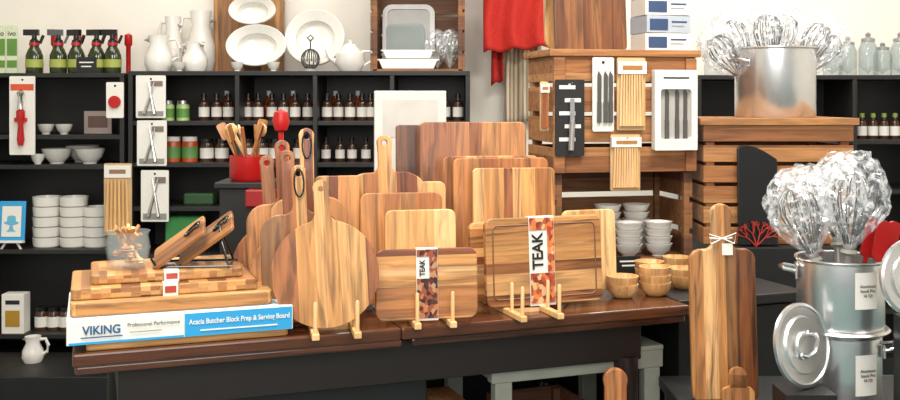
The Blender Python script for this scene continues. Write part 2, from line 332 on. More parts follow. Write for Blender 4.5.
# ---------- crates
def slat_crate(name,label,loc,w,d,h,m,rot=0,n=4,open_front=True,gap=.012,closed_top=False,floor_=True,post=.022,t=.012):
    L=[]; sh=(h-gap*(n-1))/n
    for i in range(n):
        z=sh/2+i*(sh+gap)
        L+= [(-w/2+t/2,d/2,z,t,d-2*t,sh),(w/2-t/2,d/2,z,t,d-2*t,sh),(0,d-t/2,z,w,t,sh)]
        if not open_front: L.append((0,t/2,z,w,t,sh))
    for X in (-w/2+t+post/2,w/2-t-post/2):
        for Y in (t+post/2,d-t-post/2): L.append((X,Y,h/2,post,post,h-.004))
    if floor_: L.append((0,d/2,t/2,w-2*t,d-2*t,t))
    if closed_top: L.append((0,d/2,h+t,w+.03,d+.03,2*t))
    return top(name,label,'crate',loc,rot,boxes(L),m,bev=.0015)
top('serving_board','golden wooden plank board leaning behind white platters','cutting board',(sx(248,5.22),5.24,zt),(-.04,0,0),solid(rrect(.37,.5,.01),.025),wood(('8a5c34','a8743f','bc8850'),.05),bev=.003)
def platter(label,px,py,rx,rz_,D=5.0,lean=1.25):
    me=lathe([(0,0),(.5,0),(.6,.04),(.66,.1),(.98,.2),(1,.2),(1,.26),(.97,.27),(.66,.15),(.6,-.12),(0,-.14)],48)
    return top('platter',label,'plate',(sx(px,D),D,W(px,py,D)[2]),(lean,0,0),me,white,'white platters',scale=(rx,rz_,.22))
platter('large oval white platter leaning against a board',258,49,.15,.11,5.02)
platter('white rimmed plate above the oval platter',254,14,.12,.08,5.14)
top('display_block','plain wooden block lifting a white plate','block',(sx(252,5.13),5.14,zt),0,box(.08,.04,.2),crated)
platter('big round white platter leaning on the wall',316,41,.15,.15,5.08)
top('tan_paddle_board','tan wooden board standing behind pitchers','cutting board',(sx(216),5.28,zt),(-.03,0,0),solid(rrect(.14,.36,.03),.02),redw,bev=.003)
o=top('wire_ornament','silver wire whisk ball with loop on the black unit','ornament',(sx(311,4.97),4.95,zt),0)
mk('ball',join([(tube([(.045*math.cos(t)*math.cos(a),.045*math.cos(t)*math.sin(a),.06+.05*math.sin(t)) for t in [2*math.pi*k/20 for k in range(20)]],.003,6,True),Matrix()) for a in [i*math.pi/6 for i in range(6)]]),mat('5a5854',.3,.5),o)
mk('base',lathe([(0,0),(.04,0),(.03,.012),(0,.015)],20),panm,o); mk('handle',tube([(0,0,.105),(0,0,.15),(.015,0,.165),(0,0,.18),(-.015,0,.165),(0,0,.15)],.004),mat('5a5854',.3,.5),o)
o=top('teapot','white ceramic teapot with lid','teapot',(sx(350,4.98),4.98,zt),0)
mk('body',lathe([(0,0),(.05,0),(.075,.04),(.07,.09),(.04,.12),(0,.12)],28),white,o); mk('lid',lathe([(0,.118),(.042,.118),(.03,.135),(.01,.14),(.014,.155),(0,.16)],20),white,o); mk('spout',tube([(-.06,0,.04),(-.1,0,.07),(-.12,0,.11)],.012,10,taper=(1.3,.6)),white,o); mk('handle',tube([(.06,0,.1),(.11,0,.1),(.12,0,.06),(.07,0,.03)],.007),white,o)
for p in (180,238,274): top('small_cup','small white cup on the black unit edge','cup',(sx(p,4.95),4.935,zt),0,bowl_me(.032,.045),white,'small white cups')
slat_crate('wooden_crate','brown open crate on its side holding bakeware',(sx(418,5.03),4.96,zt),.47,.3,.5,crated,n=5,open_front=True,closed_top=True)
zcr=zt+.0125
for k,(w_,h_) in enumerate(((.29,.05),(.25,.045))):
    top('baking_dish','white rectangular baking dish stacked in crate','dish',(sx(408,4.98),5.05,zcr+k*.051),0,solid([(-w_*.44,0),(w_*.44,0),(w_/2,h_*.8),(w_/2+.012,h_*.82),(w_/2+.012,h_),(-w_/2-.012,h_),(-w_/2-.012,h_*.82),(-w_/2,h_*.8)],.14),white,'baking dishes',bev=.006)
o=top('roasting_pan','grey metal roasting pan standing in crate','pan',(sx(408,5.1),5.18,zcr),(-.08,0,0)); mk('body',solid(rrect(.25,.33,.04),.03),mat('8c8a86',.35,.3),o,bev=.01); mk('rim',solid(rrect(.27,.35,.05),.006,[[(x,z+.025) for x,z in rrect(.22,.3,.03)]]),mat('a8a6a2',.35,.3),o,(0,-.02,-.01))
o=top('clear_tray','clear plastic tray leaning on pan','tray',(sx(405,5.1),5.135,zcr+.0),(-.1,0,0),solid(rrect(.2,.24,.03),.012),glass,bev=.003)
def crumple(r,h,seed,amp=.2,sub=4,neck=.35):
    bm=bmesh.new(); bmesh.ops.create_icosphere(bm,subdivisions=sub,radius=1); rnd=random.Random(seed)
    ph=[(rnd.uniform(-9,9),rnd.uniform(-9,9),rnd.uniform(-5,5),rnd.uniform(0,6)) for _ in range(8)]
    for v in bm.verts:
        s=sum(abs(math.sin(a*v.co.x+b*v.co.y+c*v.co.z+d)) for a,b,c,d in ph)/8-.6
        k=1+amp*2.2*s; z=v.co.z; n=neck+(1-neck)*max(0,min(1,(z+1)/.9))
        v.co=Vector((v.co.x*r*k*n,v.co.y*r*k*n,(z+1)/2*h*(1+amp*.5*s)))
    return fin(bm)
for px,sd in ((437,3),(450,9)):
    o=top('wrapped_utensil','clear wrapped bundle of utensils in crate','package',(sx(px,4.99),5.03,zcr),0,group='wrapped bundles')
    mk('wrapping',crumple(.055,.2,sd,.3),cello,o); mk('utensils',join([(tube([(0,0,.01),(.02,0,.16)],.007),Matrix()),(tube([(0,0,.01),(-.025,0,.15)],.007),Matrix()),(tube([(0,0,.01),(0,.02,.17)],.007),Matrix())]),grey,o)
# towels on wall
def stripe_mat():
    m=bpy.data.materials.new('striped_linen'); m.use_nodes=True; n=m.node_tree.nodes; l=m.node_tree.links; b=n['Principled BSDF']; b.inputs['Roughness'].default_value=.9
    tc=n.new('ShaderNodeTexCoord'); wv=n.new('ShaderNodeTexWave'); wv.inputs['Scale'].default_value=14; wv.inputs['Distortion'].default_value=.6; r=n.new('ShaderNodeValToRGB'); r.color_ramp.elements[0].color=lin('8f7c68'); r.color_ramp.elements[1].color=lin('c4b69e'); r.color_ramp.elements[0].position=.2; r.color_ramp.elements[1].position=.5
    l.new(tc.outputs['Object'],wv.inputs['Vector']); l.new(wv.outputs['Fac'],r.inputs['Fac']); l.new(r.outputs['Color'],b.inputs['Base Color']); return m
def towel(name,label,px0,px1,pyb,D,m,folds,pinch=.45,tip=0):
    X0=(px0-450)*D/F;X1=(px1-450)*D/F; zb=H-(pyb-100)*D/F; ztp=1.98; bm=bmesh.new(); nx,nz=48,18; V=[]
    for j in range(nz+1):
        row=[]
        for i in range(nx+1):
            u=i/nx; w=1-pinch*(j/nz)**1.3; x=(X0+X1)/2+(u-.5)*(X1-X0)*w; y=-.035-.025*math.sin(u*folds*6.28+.6*math.sin(j*.3))*(1-.3*j/nz); z0=zb+tip*(u-.3)+.008*math.sin(u*folds*6.28); z=z0+(ztp-z0)*j/nz
            row.append(bm.verts.new((x,y,z)))
        V.append(row)
    for j in range(nz):
        for i in range(nx): bm.faces.new((V[j][i],V[j][i+1],V[j+1][i+1],V[j+1][i]))
    me=fin(bm,True); o=top(name,label,'towel',(0,D,0),0,me,m); s=o.modifiers.new('cloth','SOLIDIFY'); s.thickness=.008; return o
top('towel_rail','steel rail with brackets on the wall','rail',(0,0,0),0,join([(tube([(.1,5.2,1.98),(.75,5.2,1.98)],.01),Matrix()),(tube([(.12,5.2,1.98),(.12,5.33,1.98)],.008),Matrix()),(tube([(.73,5.2,1.98),(.73,5.33,1.98)],.008),Matrix())]),steelb)
towel('apron','red cotton apron draped from wall rail',483,549,51,5.14,mat('b82418',.85,var=.12,bump=.2,scale=60),2.6,0.0,.03)
towel('towel','pale striped linen towel hanging behind the red apron',503,543,124,5.28,stripe_mat(),2.4,.3,.05)
towel('apron_strap','red apron tie hanging beside the towel',492,503,84,5.25,mat('b0241a',.9,var=.12,bump=.3,scale=60),1,.3,.03)
# ---------- main table
tb=top('drop_leaf_table','dark polished reddish-brown wooden table holding cutting boards','table',UV(0,0,0),A)
mk('table_top',boxes([(.385,.375,TZ-.015,.769,.75,.03),(1.189,.375,TZ-.015,.836,.75,.03)]),tablew,tb,bev=.005)
mk('leaf_moulding',boxes([(.39,.375,TZ-.04,.77,.73,.02)]),tablew,tb,bev=.006); mk('leaf_moulding',boxes([(1.2,.375,TZ-.04,.8,.73,.02)]),tablew,tb,bev=.006)
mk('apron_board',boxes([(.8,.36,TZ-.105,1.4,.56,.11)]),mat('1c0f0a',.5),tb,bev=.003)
legm=lathe([(0,0),(.025,0),(.03,.03),(.022,.06),(.035,.2),(.03,.4),(.022,.42),(.036,.46),(.036,.63),(0,.63)],20)
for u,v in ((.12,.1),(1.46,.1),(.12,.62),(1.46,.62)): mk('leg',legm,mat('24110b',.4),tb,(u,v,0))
top('storage_cabinet','black cabinet tucked below the table','cabinet',UV(.17,.16,0),A,boxes([(.36,.2,.3,.72,.4,.6)]),black,bev=.004)
top('display_table','black display table beside the main table','table',UV(1.613,.06,0),A,boxes([(.22,.66,TZ-.015,.445,1.32,.03),(.22,.66,.37,.4,1.25,.74)]),black,bev=.004)
top('display_table','black display table behind the main table','table',UV(.9,.757,0),A,boxes([(.355,.33,TZ-.015,.70,.66,.03),(.355,.33,.37,.66,.6,.74)]),black,bev=.004)
bn=top('bench_frame','sturdy grey frame with legs beneath the table','bench',UV(1.06,.1,0),A)
for v in (.02,.4): mk('rail',boxes([(.26,v,.61,.53,.035,.05)]),grey,bn,bev=.003)
for u in (.02,.5): mk('side_rail',boxes([(u,.21,.61,.035,.345,.048)]),grey,bn,bev=.003)
mk('seat',boxes([(.26,.21,.642,.53,.42,.014)]),grey,bn,bev=.003)
for u in (.03,.49):
    for v in (.02,.4): mk('leg',boxes([(u,v,.2925,.05,.034,.585)]),grey,bn,bev=.003)
slat_crate('wooden_crate','small brown crate on the floor below bench',UV(1.27,.2,0),.24,.18,.48,crated,A,n=6,open_front=False)
top('low_box','brown wooden box on the floor under the table','box',UV(.98,.3,0),A,box(.1,.16,.51),teak,bev=.004)
# ---------- stack
def slab(name,label,u,v,z,w,d,t,m,r=.02,rot=A,cat='cutting board',bev=.004,group=None):
    bm=bmesh.new()
    outl=[(x+w/2,y) for x,y in rrect(w,d,r)]
    vs=[bm.verts.new((x,y,0)) for x,y in outl]; f=bm.faces.new(vs); e=bmesh.ops.extrude_face_region(bm,geom=[f]); bmesh.ops.translate(bm,verts=[q for q in e['geom'] if isinstance(q,bmesh.types.BMVert)],vec=(0,0,t))
    return top(name,label,cat,UV(u,v,z),rot,fin(bm),m,group,bev=bev)
xw=lambda cols,s,c=.35,st=.45: wood(cols,s,'x','y',contrast=c,streak=st)
def checker(c0,c1,s):
    m=bpy.data.materials.new('end_grain'); m.use_nodes=True; n=m.node_tree.nodes; l=m.node_tree.links; b=n['Principled BSDF']; b.inputs['Roughness'].default_value=.45
    tc=n.new('ShaderNodeTexCoord'); mp=n.new('ShaderNodeMapping'); mp.inputs['Scale'].default_value=(1/s[0],1/s[1],1/s[2]); va=n.new('ShaderNodeVectorMath'); va.operation='FLOOR'
    wn=n.new('ShaderNodeTexWhiteNoise'); r=n.new('ShaderNodeValToRGB'); el=r.color_ramp.elements
    cols=(c0,'9a5e32',c1,'66381e','c08850')
    while len(el)<5: el.new(.5)
    for i,c in enumerate(cols): el[i].position=i/4*.9+.05; el[i].color=lin(c)
    nz=n.new('ShaderNodeTexNoise'); nz.inputs['Scale'].default_value=180; g=n.new('ShaderNodeMapRange'); g.inputs['To Min'].default_value=.65; g.inputs['To Max'].default_value=1.15
    sc_=n.new('ShaderNodeVectorMath'); sc_.operation='SCALE'
    l.new(tc.outputs['Object'],mp.inputs['Vector']); l.new(mp.outputs[0],va.inputs[0]); l.new(va.outputs[0],wn.inputs['Vector']); l.new(wn.outputs['Value'],r.inputs['Fac']); l.new(tc.outputs['Object'],nz.inputs['Vector']); l.new(nz.outputs['Fac'],g.inputs['Value'])
    l.new(r.outputs['Color'],sc_.inputs[0]); l.new(g.outputs[0],sc_.inputs['Scale']); l.new(sc_.outputs[0],b.inputs['Base Color']); return m
slab('cutting_board','dark wooden cutting board under the boxed one',.03,.02,TZ,.46,.3,.018,xw(ACAC,.04),r=.01)
BH=.056
bx=slab('boxed_cutting_board','white and blue box of a butcher block serving board',-.012,.005,TZ+.019,.51,.36,BH,card,r=.003,cat='box',bev=.001)
mk('blue_panel',boxes([(.382,-.0012,BH/2,.25,.002,BH-.003)]),blue,bx)
mk('photo_panel',boxes([(.25,.18,BH+.0005,.46,.3,.001)]),mat('a8c0ca',.4),bx)
navyt=mat('23567e',.4)
mk('blue_edging',boxes([(.13,-.0012,.0035,.25,.002,.005)]),blue,bx)
text('VIKING',.027,navyt,bx,(.075,-.0028,.031),width=.082,bold=.0007); mk('logo_line',boxes([(.075,-.0026,.016,.09,.001,.0025)]),navyt,bx)
text('Professional Performance',.0125,ink,bx,(.188,-.003,.038),width=.115)
mk('small_print',boxes([(.17,-.003,.022,.07,.001,.002)]),grey,bx)
text('Acacia Butcher Block Prep & Serving Board',.0165,card,bx,(.384,-.003,.034),width=.235,bold=.0003)
mk('small_print',boxes([(.382,-.003,.014,.18,.001,.003)]),card,bx)
z0=TZ+.0195+BH+.0015
slab('cutting_board','thick light wooden cutting board on the box',-.005,.03,z0,.46,.3,.032,xw(('ac7844','c89054','d8a66c'),.05,.3,.4),group='stacked cutting boards'); z0+=.033
b2=slab('butcher_block_board','striped butcher block board in the stack',-.004,.055,z0,.425,.27,.027,checker('cc9454','d8aa6e',(.022,.5,.013)),r=.012,group='stacked cutting boards'); z0+=.028
b3=slab('butcher_block_board','smaller checkered butcher block board on top of stack',.04,.085,z0,.35,.22,.023,checker('c08a4c','d0a062',(.018,.06,.012)),r=.012,group='stacked cutting boards')
for b,w,t,d in ((b2,.425,.027,.27),(b3,.35,.023,.22)):
    mk('paper_band',boxes([(w*.52,d/2,t/2,.034,d+.004,t+.003)]),card,b)
    mk('band_print',boxes([(w*.52,.06,t+.002,.026,.06,.001)]),mat('a0382a',.5),b); mk('band_print',boxes([(w*.52,-.0026 ,t/2,.026,.001,t*.6)]),mat('a0382a',.5),b)
z0+=.0245
x,y,_=UV(.125,.16)
gj=top('glass_jar','clear glass jar filled with wooden honey dippers','jar',(x,y,z0),0)
mk('glass',lathe([(0,0),(.035,0),(.046,.01),(.053,.05),(.048,.08),(.052,.09),(.049,.09),(.045,.079),(.049,.05),(.042,.012),(0,.008)],28),mat('c8d4d2',.05,0,.13,var=.02),gj)
rr=random.Random(2)
for i in range(22):
    a=rr.uniform(0,6.28); q=rr.uniform(.0,.036); b_=a+rr.uniform(1.8,4.4); q2=rr.uniform(.01,.044); zb_=rr.choice((.014,.03,.045))
    mk('wooden_dipper',join([(tube([(q*math.cos(a),q*math.sin(a),zb_),(q2*math.cos(b_),q2*math.sin(b_),min(.1,zb_+.055))],.0045,7),Matrix()),(lathe([(0,0),(.009,.004),(.006,.007),(.009,.01),(.006,.013),(0,.017)],10),TR(q*math.cos(a),q*math.sin(a),zb_-.003))]),(dipw,lw)[i%3==0],gj)
x,y,_=UV(.29,.15)
es=top('wire_easel','black wire easel on the stacked boards','stand',(x,y,z0),.1)
mk('wire_frame',join([(tube([(-.1,s*.05,.003),(.09,s*.05,.003)],.0028),Matrix()) for s in (-1,1)]+[(tube([(-.09,s*.05,.003),(-.105,s*.05,.025)],.0028),Matrix()) for s in (-1,1)]+[(tube([(.08,s*.05,.003),(.06,s*.03,.06),(.052,s*.0,.1)],.0028),Matrix()) for s in (-1,1)]+[(tube([(-.04,-.05,.003),(-.04,.05,.003)],.0028),Matrix()),(tube([(.08,-.05,.003),(.08,.05,.003)],.0028),Matrix())]),blackg,es)
def small_board(loc,w,h,label,n=(-.66,-.36,.72),zc=(.78,.04,.56)):
    Z=Vector(zc).normalized(); Y=-Vector(n).normalized(); Y=(Y-Z*Y.dot(Z)).normalized(); X=Y.cross(Z)
    R=Matrix((X,Y,Z)).transposed().to_euler()
    o=top('small_cutting_board',label,'cutting board',loc,tuple(R),solid(rrect(w,h,.012),.009,[circ(0,h-.022,.007,12)]),wood(('865028','a66e3a','bc864c'),.03),bev=.002,group='small boards on wire easel')
    mk('leather_loop',tube([(.012*math.cos(t),-.01-.004*math.sin(t),h-.03+.025*math.sin(t)) for t in [6.283*k/16 for k in range(16)]],.0028,6,True),blackg,o)
    return o
small_board((x-.105,y-.01,z0+.012),.12,.15,'small tan board leaning on wire easel')
small_board((x-.05,y+.02,z0+.016),.12,.16,'small brown board with hanging loop on wire easel')
# ---------- racks
def rack(px,py,w,d,rot,n=3,label='pale wooden peg rack holding cutting boards',hh=.085):
    x,y,z=T(px,py); o=top('peg_rack',label,'rack',(x,y,z),rot,group='peg racks')
    for s in (-1,1): mk('rail',boxes([(s*w/2,d/2,.0075,.018,d,.015)]),lw,o,bev=.002)
    for q in (.12,d-.04): mk('cross_bar',boxes([(0,q,.005,w-.02,.014,.01)]),lw,o)
    for s in (-1,1):
        for k in range(n):
            mk('peg',lathe([(0,.012),(.005,.012),(.005,hh),(.0035,hh+.004),(0,hh+.005)],10),lw,o,(s*w/2,.012+k*(d-.024)/(n-1),0))
    return o
rack(337,340,.1,.33,A*.6,6)
rack(436,329,.09,.33,A*.6,6)
rack(543,321,.105,.3,A,5)
BZ=TZ+.0158
def board(px,D,topy,w,kind,label,m,yaw=A*.6,lean=3,tilt=0,body=None,hw=.03,t=.016,group='cutting boards in peg racks',z=BZ,name='cutting_board',r=.02,rs=.05):
    x=(px-450)*D/F; h=H-(topy-100)*D/F - z
    if kind=='rect': me=solid(rrect(w,h,r),t)
    elif kind=='round': me=solid(round_o(w/2,h,hw),t,[circ(0,h-.022,.007)])
    else: me=solid(paddle_o(w,body,h,hw,r,rs),t,[circ(0,h-.022,.007)])
    return top(name,label,'cutting board',(x,D,z),(-math.radians(lean),math.radians(tilt),yaw),me,m,group,bev=.003)
a1=board(328,2.435,180,.262,'round','large round paddle board of striped wood at the front',wood(('80462a','b07040','cc9052','daa468','9c6032'),.04),tilt=-3,hw=.036,name='round_paddle_board',yaw=A*.3)
a2=board(304,2.50,165,.2,'paddle','paddle board with curved shoulders and leather loop',teak2,body=.27,tilt=-2,hw=.036,name='paddle_board')
a3=board(296,2.55,150,.22,'round','round paddle board behind others',redw,tilt=-3,name='round_paddle_board',hw=.036)
a4=board(310,2.60,128,.2,'paddle','tall paddle board with long handle',teak,body=.3,tilt=-1,name='paddle_board',hw=.036)
a5=board(288,2.65,140,.2,'paddle','paddle board of reddish wood in the rack',redw,body=.28,tilt=-2,name='paddle_board',hw=.036)
a6=board(277,2.70,155,.22,'round','round paddle board at the back of the rack',teak,tilt=-4,name='round_paddle_board',hw=.036)
a7=board(338,2.72,176,.12,'rect','narrow light rectangular board',teak,r=.012)
for b in (a2,a4):
    h=max(v.co.z for v in b.data.vertices); mk('leather_loop',tube([(.012*math.cos(t),-.012,h-.045+.035*math.sin(t)) for t in [6.283*k/14 for k in range(14)]],.0022,6,True),blackg,b)
b1=board(427,2.53,249,.262,'rect','rectangular light board with patterned paper band',teakH,lean=4,r=.022)
def band(b,w,h,t,x=0): mk('paper_band',boxes([(x,0,h/2,w,t+.004,h+.004)]),card,b)
art=patterned(('4a2014','8c4226','b06a40','2a120c','a8805c','8a4228'),110,90)
h=max(v.co.z for v in b1.data.vertices); band(b1,.055,h,.016)
mk('band_photo',boxes([(0,-.0112,h*.3,.053,.001,h*.56)]),art,b1); mk('band_photo',boxes([(0,-.0112,h*.94,.053,.001,h*.1)]),art,b1); mk('band_photo',boxes([(.016,-.0112,h*.73,.021,.001,h*.32)]),art,b1)
text('TEAK',.019,ink,b1,(-.012,-.0115,h*.73),(math.pi/2,-math.pi/2,0),width=.042,bold=.0006)
board(421,2.64,210,.19,'rect','small light rectangular board behind the front one',lightw)
board(402,2.72,193,.225,'rect','large reddish rectangular board in rack',redw)
board(388,2.79,135,.24,'paddle','paddle board with wide rounded shoulders and long handle',teak,body=.352,hw=.038,name='paddle_board',tilt=-1,rs=.07)
board(412,2.86,182,.2,'rect','light board behind the paddle board',lightw)
G='rectangular boards standing at the back'
board(474,3.12,122,.34,'rect','large rectangular board standing at the back',wood(('8a5230','a86c40','bc8450'),.06),yaw=A*.4,z=TZ,group=G)
board(410,3.2,125,.09,'rect','dark narrow board beside the large one',darkboard,yaw=.1,z=TZ,group=G,r=.01)
board(492,3.04,156,.3,'rect','medium light board in front of the large one',teak,yaw=A*.5,z=TZ,group=G)
board(502,2.97,158,.29,'rect','medium reddish board standing behind others',redw,yaw=A*.5,z=TZ,group=G)
board(515,2.90,168,.245,'rect','striped rectangular board with rounded corners',teak,yaw=A*.5,z=TZ,group=G,r=.015)
d1=board(545,2.72,217,.345,'rect','large teak board with juice groove and paper band',acacH,yaw=A,lean=4,r=.02,t=.02)
h=max(v.co.z for v in d1.data.vertices)
outl=rrect(.305,h-.04,.015); mk('juice_groove',tube([(x,-.0096,z+.02) for x,z in outl],.0022,6,True),mat('6e4426',.5),d1)
band(d1,.075,h,.02,-.01)
art2=patterned(('9c4a2a','c46a3a','c8a478','7a3018','c87c44','a03c26'),80,70)
mk('band_photo',boxes([(-.01,-.0132,h*.19,.072,.001,h*.34)]),art2,d1); mk('band_photo',boxes([(-.01,-.0132,h*.92,.072,.001,h*.14)]),art2,d1); mk('band_photo',boxes([(.016,-.0132,h*.61,.02,.001,h*.48)]),art2,d1)
text('TEAK',.044,ink,d1,(-.022,-.0136,h*.61),(math.pi/2,-math.pi/2,0),width=.1,bold=.0012)
board(517,2.79,221,.28,'rect','teak board behind the grooved one',teakH,yaw=A,t=.02)
board(590,2.90,210,.17,'rect','light wooden board at the end of the rack',lightw,yaw=A)
wb=top('white_boxed_board','tall white flat box standing behind cutting boards','box',(W(410,90,3.5)[0],3.5,TZ),(-.0,0,.1),box(.25,.05,.602),mat('cfcbc3',.6,var=.03),bev=.003)
mk('printed_panel',box(.19,.001,.13),mat('c0bbb3',.5),wb,(0,-.026,.44))
# ---------- crock
PX,PY=W(250,100,3.42)[0],3.42; pz=H-.082*3.35
o=top('display_pedestal','black display pedestal behind the table','stand',(PX,PY,0),0,boxes([(0,0,pz/2-.01,.17,.17,pz-.02),(0,0,pz-.01,.2,.2,.02)]),black,bev=.003)
ck=top('utensil_crock','red ceramic crock holding wooden utensils','crock',(PX,PY,pz),0,lathe([(0,0),(.06,0),(.068,.01),(.07,.085),(.064,.085),(.06,.012),(0,.012)],32),redp)
def spoon(k):
    if k==0: return join([(tube([(0,0,0),(0,0,.22)],.006,8),Matrix()),(lathe([(0,0),(.022,.02),(.026,.04),(.018,.06),(0,.068)],16),TR(0,0,.21,s=(1,.35,1)))])
    if k==1: return join([(tube([(0,0,0),(0,0,.2)],.006,8),Matrix()),(solid(rrect(.045,.08,.012),.007),TR(0,0,.19))])
    return tube([(0,0,0),(0,0,.24)],.007,8)
sps=[spoon(i) for i in range(3)]
for i in range(11):
    a=i*2.4; top('wooden_utensil','wooden kitchen utensil standing in red crock','utensil',(PX+.026*math.cos(a),PY+.026*math.sin(a),pz+.014),(.2*math.sin(a)*-1,-.5 if i%3==0 else .25*math.cos(a)-.25,i*.3),sps[i%3],(lw,teak,redw)[i%3],'utensils in the crock',scale=(.74,.74,.74))
top('red_masher','red handled utensil with round knob standing behind boards','utensil',(W(281,120,3.3)[0],3.3,TZ-.0),0,join([(tube([(0,0,0),(0,0,.48)],.009),Matrix()),(lathe([(0,.46),(.02,.47),(.03,.50),(.022,.53),(0,.54)],20),Matrix())]),redp)
cb_=top('red_storage_box','dark red box on black stand beside boards','box',W(262,206,3.3),0,box(.1,.06,.055),mat('8e1414',.4),bev=.004)
top('display_stand','black stand for red box behind the table','stand',(cb_.location.x,3.31,0),0,box(.11,.04,cb_.location.z),black)
top('green_package','green package behind stacked boards','package',(sx(185),5.03,zs(255)),0,boxes([(0,0,.09,.18,.1,.18)]),mat('3f8f4a',.5),bev=.01)
top('green_package','dark green package on the cubby shelf','package',(sx(200),5.03,zs(207)),0,boxes([(0,0,.03,.15,.1,.06)]),mat('2a4a2a',.5),bev=.01)
# ---------- tower
YW=math.radians(12); OX,OY=.355,3.45
def TW(x,y,z): return (OX+x*math.cos(YW)-y*math.sin(YW),OY+x*math.sin(YW)+y*math.cos(YW),z)
cl=slat_crate('wooden_crate','brown wooden crate on its side holding bowls',TW(.265,0,TZ),.52,.3,.315,crated,YW,n=3,gap=.02,post=.02,closed_top=False)
ct=slat_crate('wooden_crate','brown slatted display crate with hung utensil packs',TW(.265,0,TZ+.317),.53,.3,.405,cratew,YW,n=4,gap=.018,open_front=False,closed_top=True,post=.03)
for s in (-1,1): mk('corner_post',boxes([(s*.245,-.006,.2,.04,.012,.4)]),cratew,ct,bev=.002)
ztow=TZ+.317+.405+.024
def pack(px,y0,y1,w,label,cm,inner,dy=-.004,name='packaged_utensil'):
    xl=(px-553)*.53/144; z1=H-(y1-100)*.00352; z0_=H-(y0-100)*.00352
    o=cardpack(name,label,'package',TW(xl,dy,z1),w,z0_-z1,YW,cm,None,inner,group='utensil packs hung on the crate')
    mk('hook',tube([(0,-.03,z0_-z1-.012),(0,-dy,z0_-z1-.012)],.002,6),steel,o); return o
def sticks(n,w0,m):
    def f(o,w,h,t):
        mk('sticks',join([(tube([((-.5+(i+.5)/n)*w*w0,-.01,h*.06),((-.5+(i+.5)/n)*w*w0*.9,-.01,h*.78)],.0042,6,taper=(1.3,.8)),Matrix()) for i in range(n)]),m,o)
        mk('header_card',boxes([(0,-.008,h*.86,w,.014,h*.17)]),card,o); mk('header_print',boxes([(0,-.0157,h*.86,w*.7,.001,h*.06)]),mat('a2703a',.5),o)
    return f
def tool_in(o,w,h,t):
    for k in range(5): mk('printed_line',boxes([(.02*(k%2)-.01,-.004,h*(.9-.17*k),w*.55,.002,h*.05)]),card,o)
    mk('tool_handle',tube([(0,-.015,h*.08),(.005,-.015,h*.45)],.01,10),panm,o); mk('tool_blade',boxes([(.005,-.012,h*.6,.016,.006,h*.3)]),steel,o)
def knife_in(o,w,h,t):
    for q in (-.22,.08,.32):
        mk('knife',join([(solid([(-.006,0),(.008,0),(.009,h*.35),(-.002,h*.42),(-.006,h*.36)],.002),TR(q*w,-.008,h*.4)),(boxes([(q*w,-.01,h*.26,.014,.008,h*.28)]),Matrix())]),mat('5c5a58',.35,.4),o)
def knifebox(o,w,h,t):
    mk('window_frame',solid(rrect(w,h,.004),.025,[[(x,z+h*.14) for x,z in rrect(w*.72,h*.62,.01)]]),card,o,(0,-.014,0)); mk('tray',boxes([(0,-.004,h*.45,w*.74,.004,h*.64)]),mat('a8a49e',.5),o); knife_in(o,w*.8,h*.95,t)
    mk('printed_line',boxes([(0,-.027,h*.9,w*.6,.001,h*.02)]),ink,o)
pack(568,80,155,.105,'black card pack with kitchen tool on hook',ink,tool_in,dy=-.016)
pack(601,58,131,.078,'white card pack with two paring knives',card,knife_in,dy=-.016)
pack(629,58,130,.105,'pack of pale wooden skewers on hook',kraft,sticks(9,.9,lw),dy=-.016)
pack(672,70,150,.16,'white windowed box of steak knives on hook',card,knifebox,dy=-.016)
pack(624,134,190,.11,'pack of bamboo sticks hung lower on crate',kraft,sticks(10,.9,lw),dy=-.008)
pack(543,82,130,.03,'slim dark utensil pack at the crate edge',kraft,sticks(3,.8,redw),dy=-.016)
x,y,_=TW(.175,.1,0); top('serving_board','dark brown wooden board standing on the crate','cutting board',(x,y,ztow),(-.08,0,YW),solid(rrect(.27,.3,.02),.02),wood(('5c341c','7c4a2a','925e36'),.05),bev=.003)
x,y,_=TW(.125,.17,0); top('serving_board','tan wooden board behind the brown one','cutting board',(x,y,ztow),(-.08,0,YW),solid(rrect(.2,.36,.05),.02),paleboard,bev=.003)
navy=mat('33476a',.5)
for k in range(4):
    x,y,_=TW(.44,.1,0); o=top('boxed_kitchenware','white and dark blue kitchenware box in a stack','box',(x,y,ztow+k*.0635),YW+(k%2)*.05,box(.172,.14,.062),(card if k in (0,2) else mat('a8aeb8',.5)),'boxes on the crate',bev=.002)
    mk('printed_panel',boxes([(-.04,-.071,.03,.07,.002,.04)]),navy,o); mk('printed_line',boxes([(.04,-.071,.04,.06,.001,.006)]),navy,o); mk('printed_line',boxes([(.035,-.071,.025,.05,.001,.004)]),grey,o)
wbm=bowl_me(.05,.045)
for (px,n,dy) in ((606,4,.045),(626,6,.15),(636,4,.045),(655,6,.15),(666,4,.045)):
    xl=(px-558)*.53/140
    for k in range(n):
        x,y,z=TW(xl,dy,TZ+.0135+k*.026); top('bowl','white ceramic bowl in nested stack inside crate','bowl',(x,y,z),0,wbm,white,'white bowls in the crate')
for (px,dy) in ((582,.2),(594,.22)):
    x,y,z=TW((px-558)*.53/140,dy,TZ+.0135); top('drinking_glass','clear glass inside wooden crate','glass',(x,y,z),0,lathe([(0,0),(.03,0),(.035,.12),(.032,.12),(.028,.008),(0,.008)],20),glass,'glasses in the crate')
cs=top('chalk_tag','small black chalk price tag before bowls','sign',(W(628,270,3.3)[0],3.3,TZ),A*.5,box(.085,.008,.055),black,bev=.001)
mk('chalk_line',box(.06,.001,.005),card,cs,(0,-.0045,.036)); mk('chalk_line',box(.045,.001,.005),card,cs,(0,-.0045,.022))
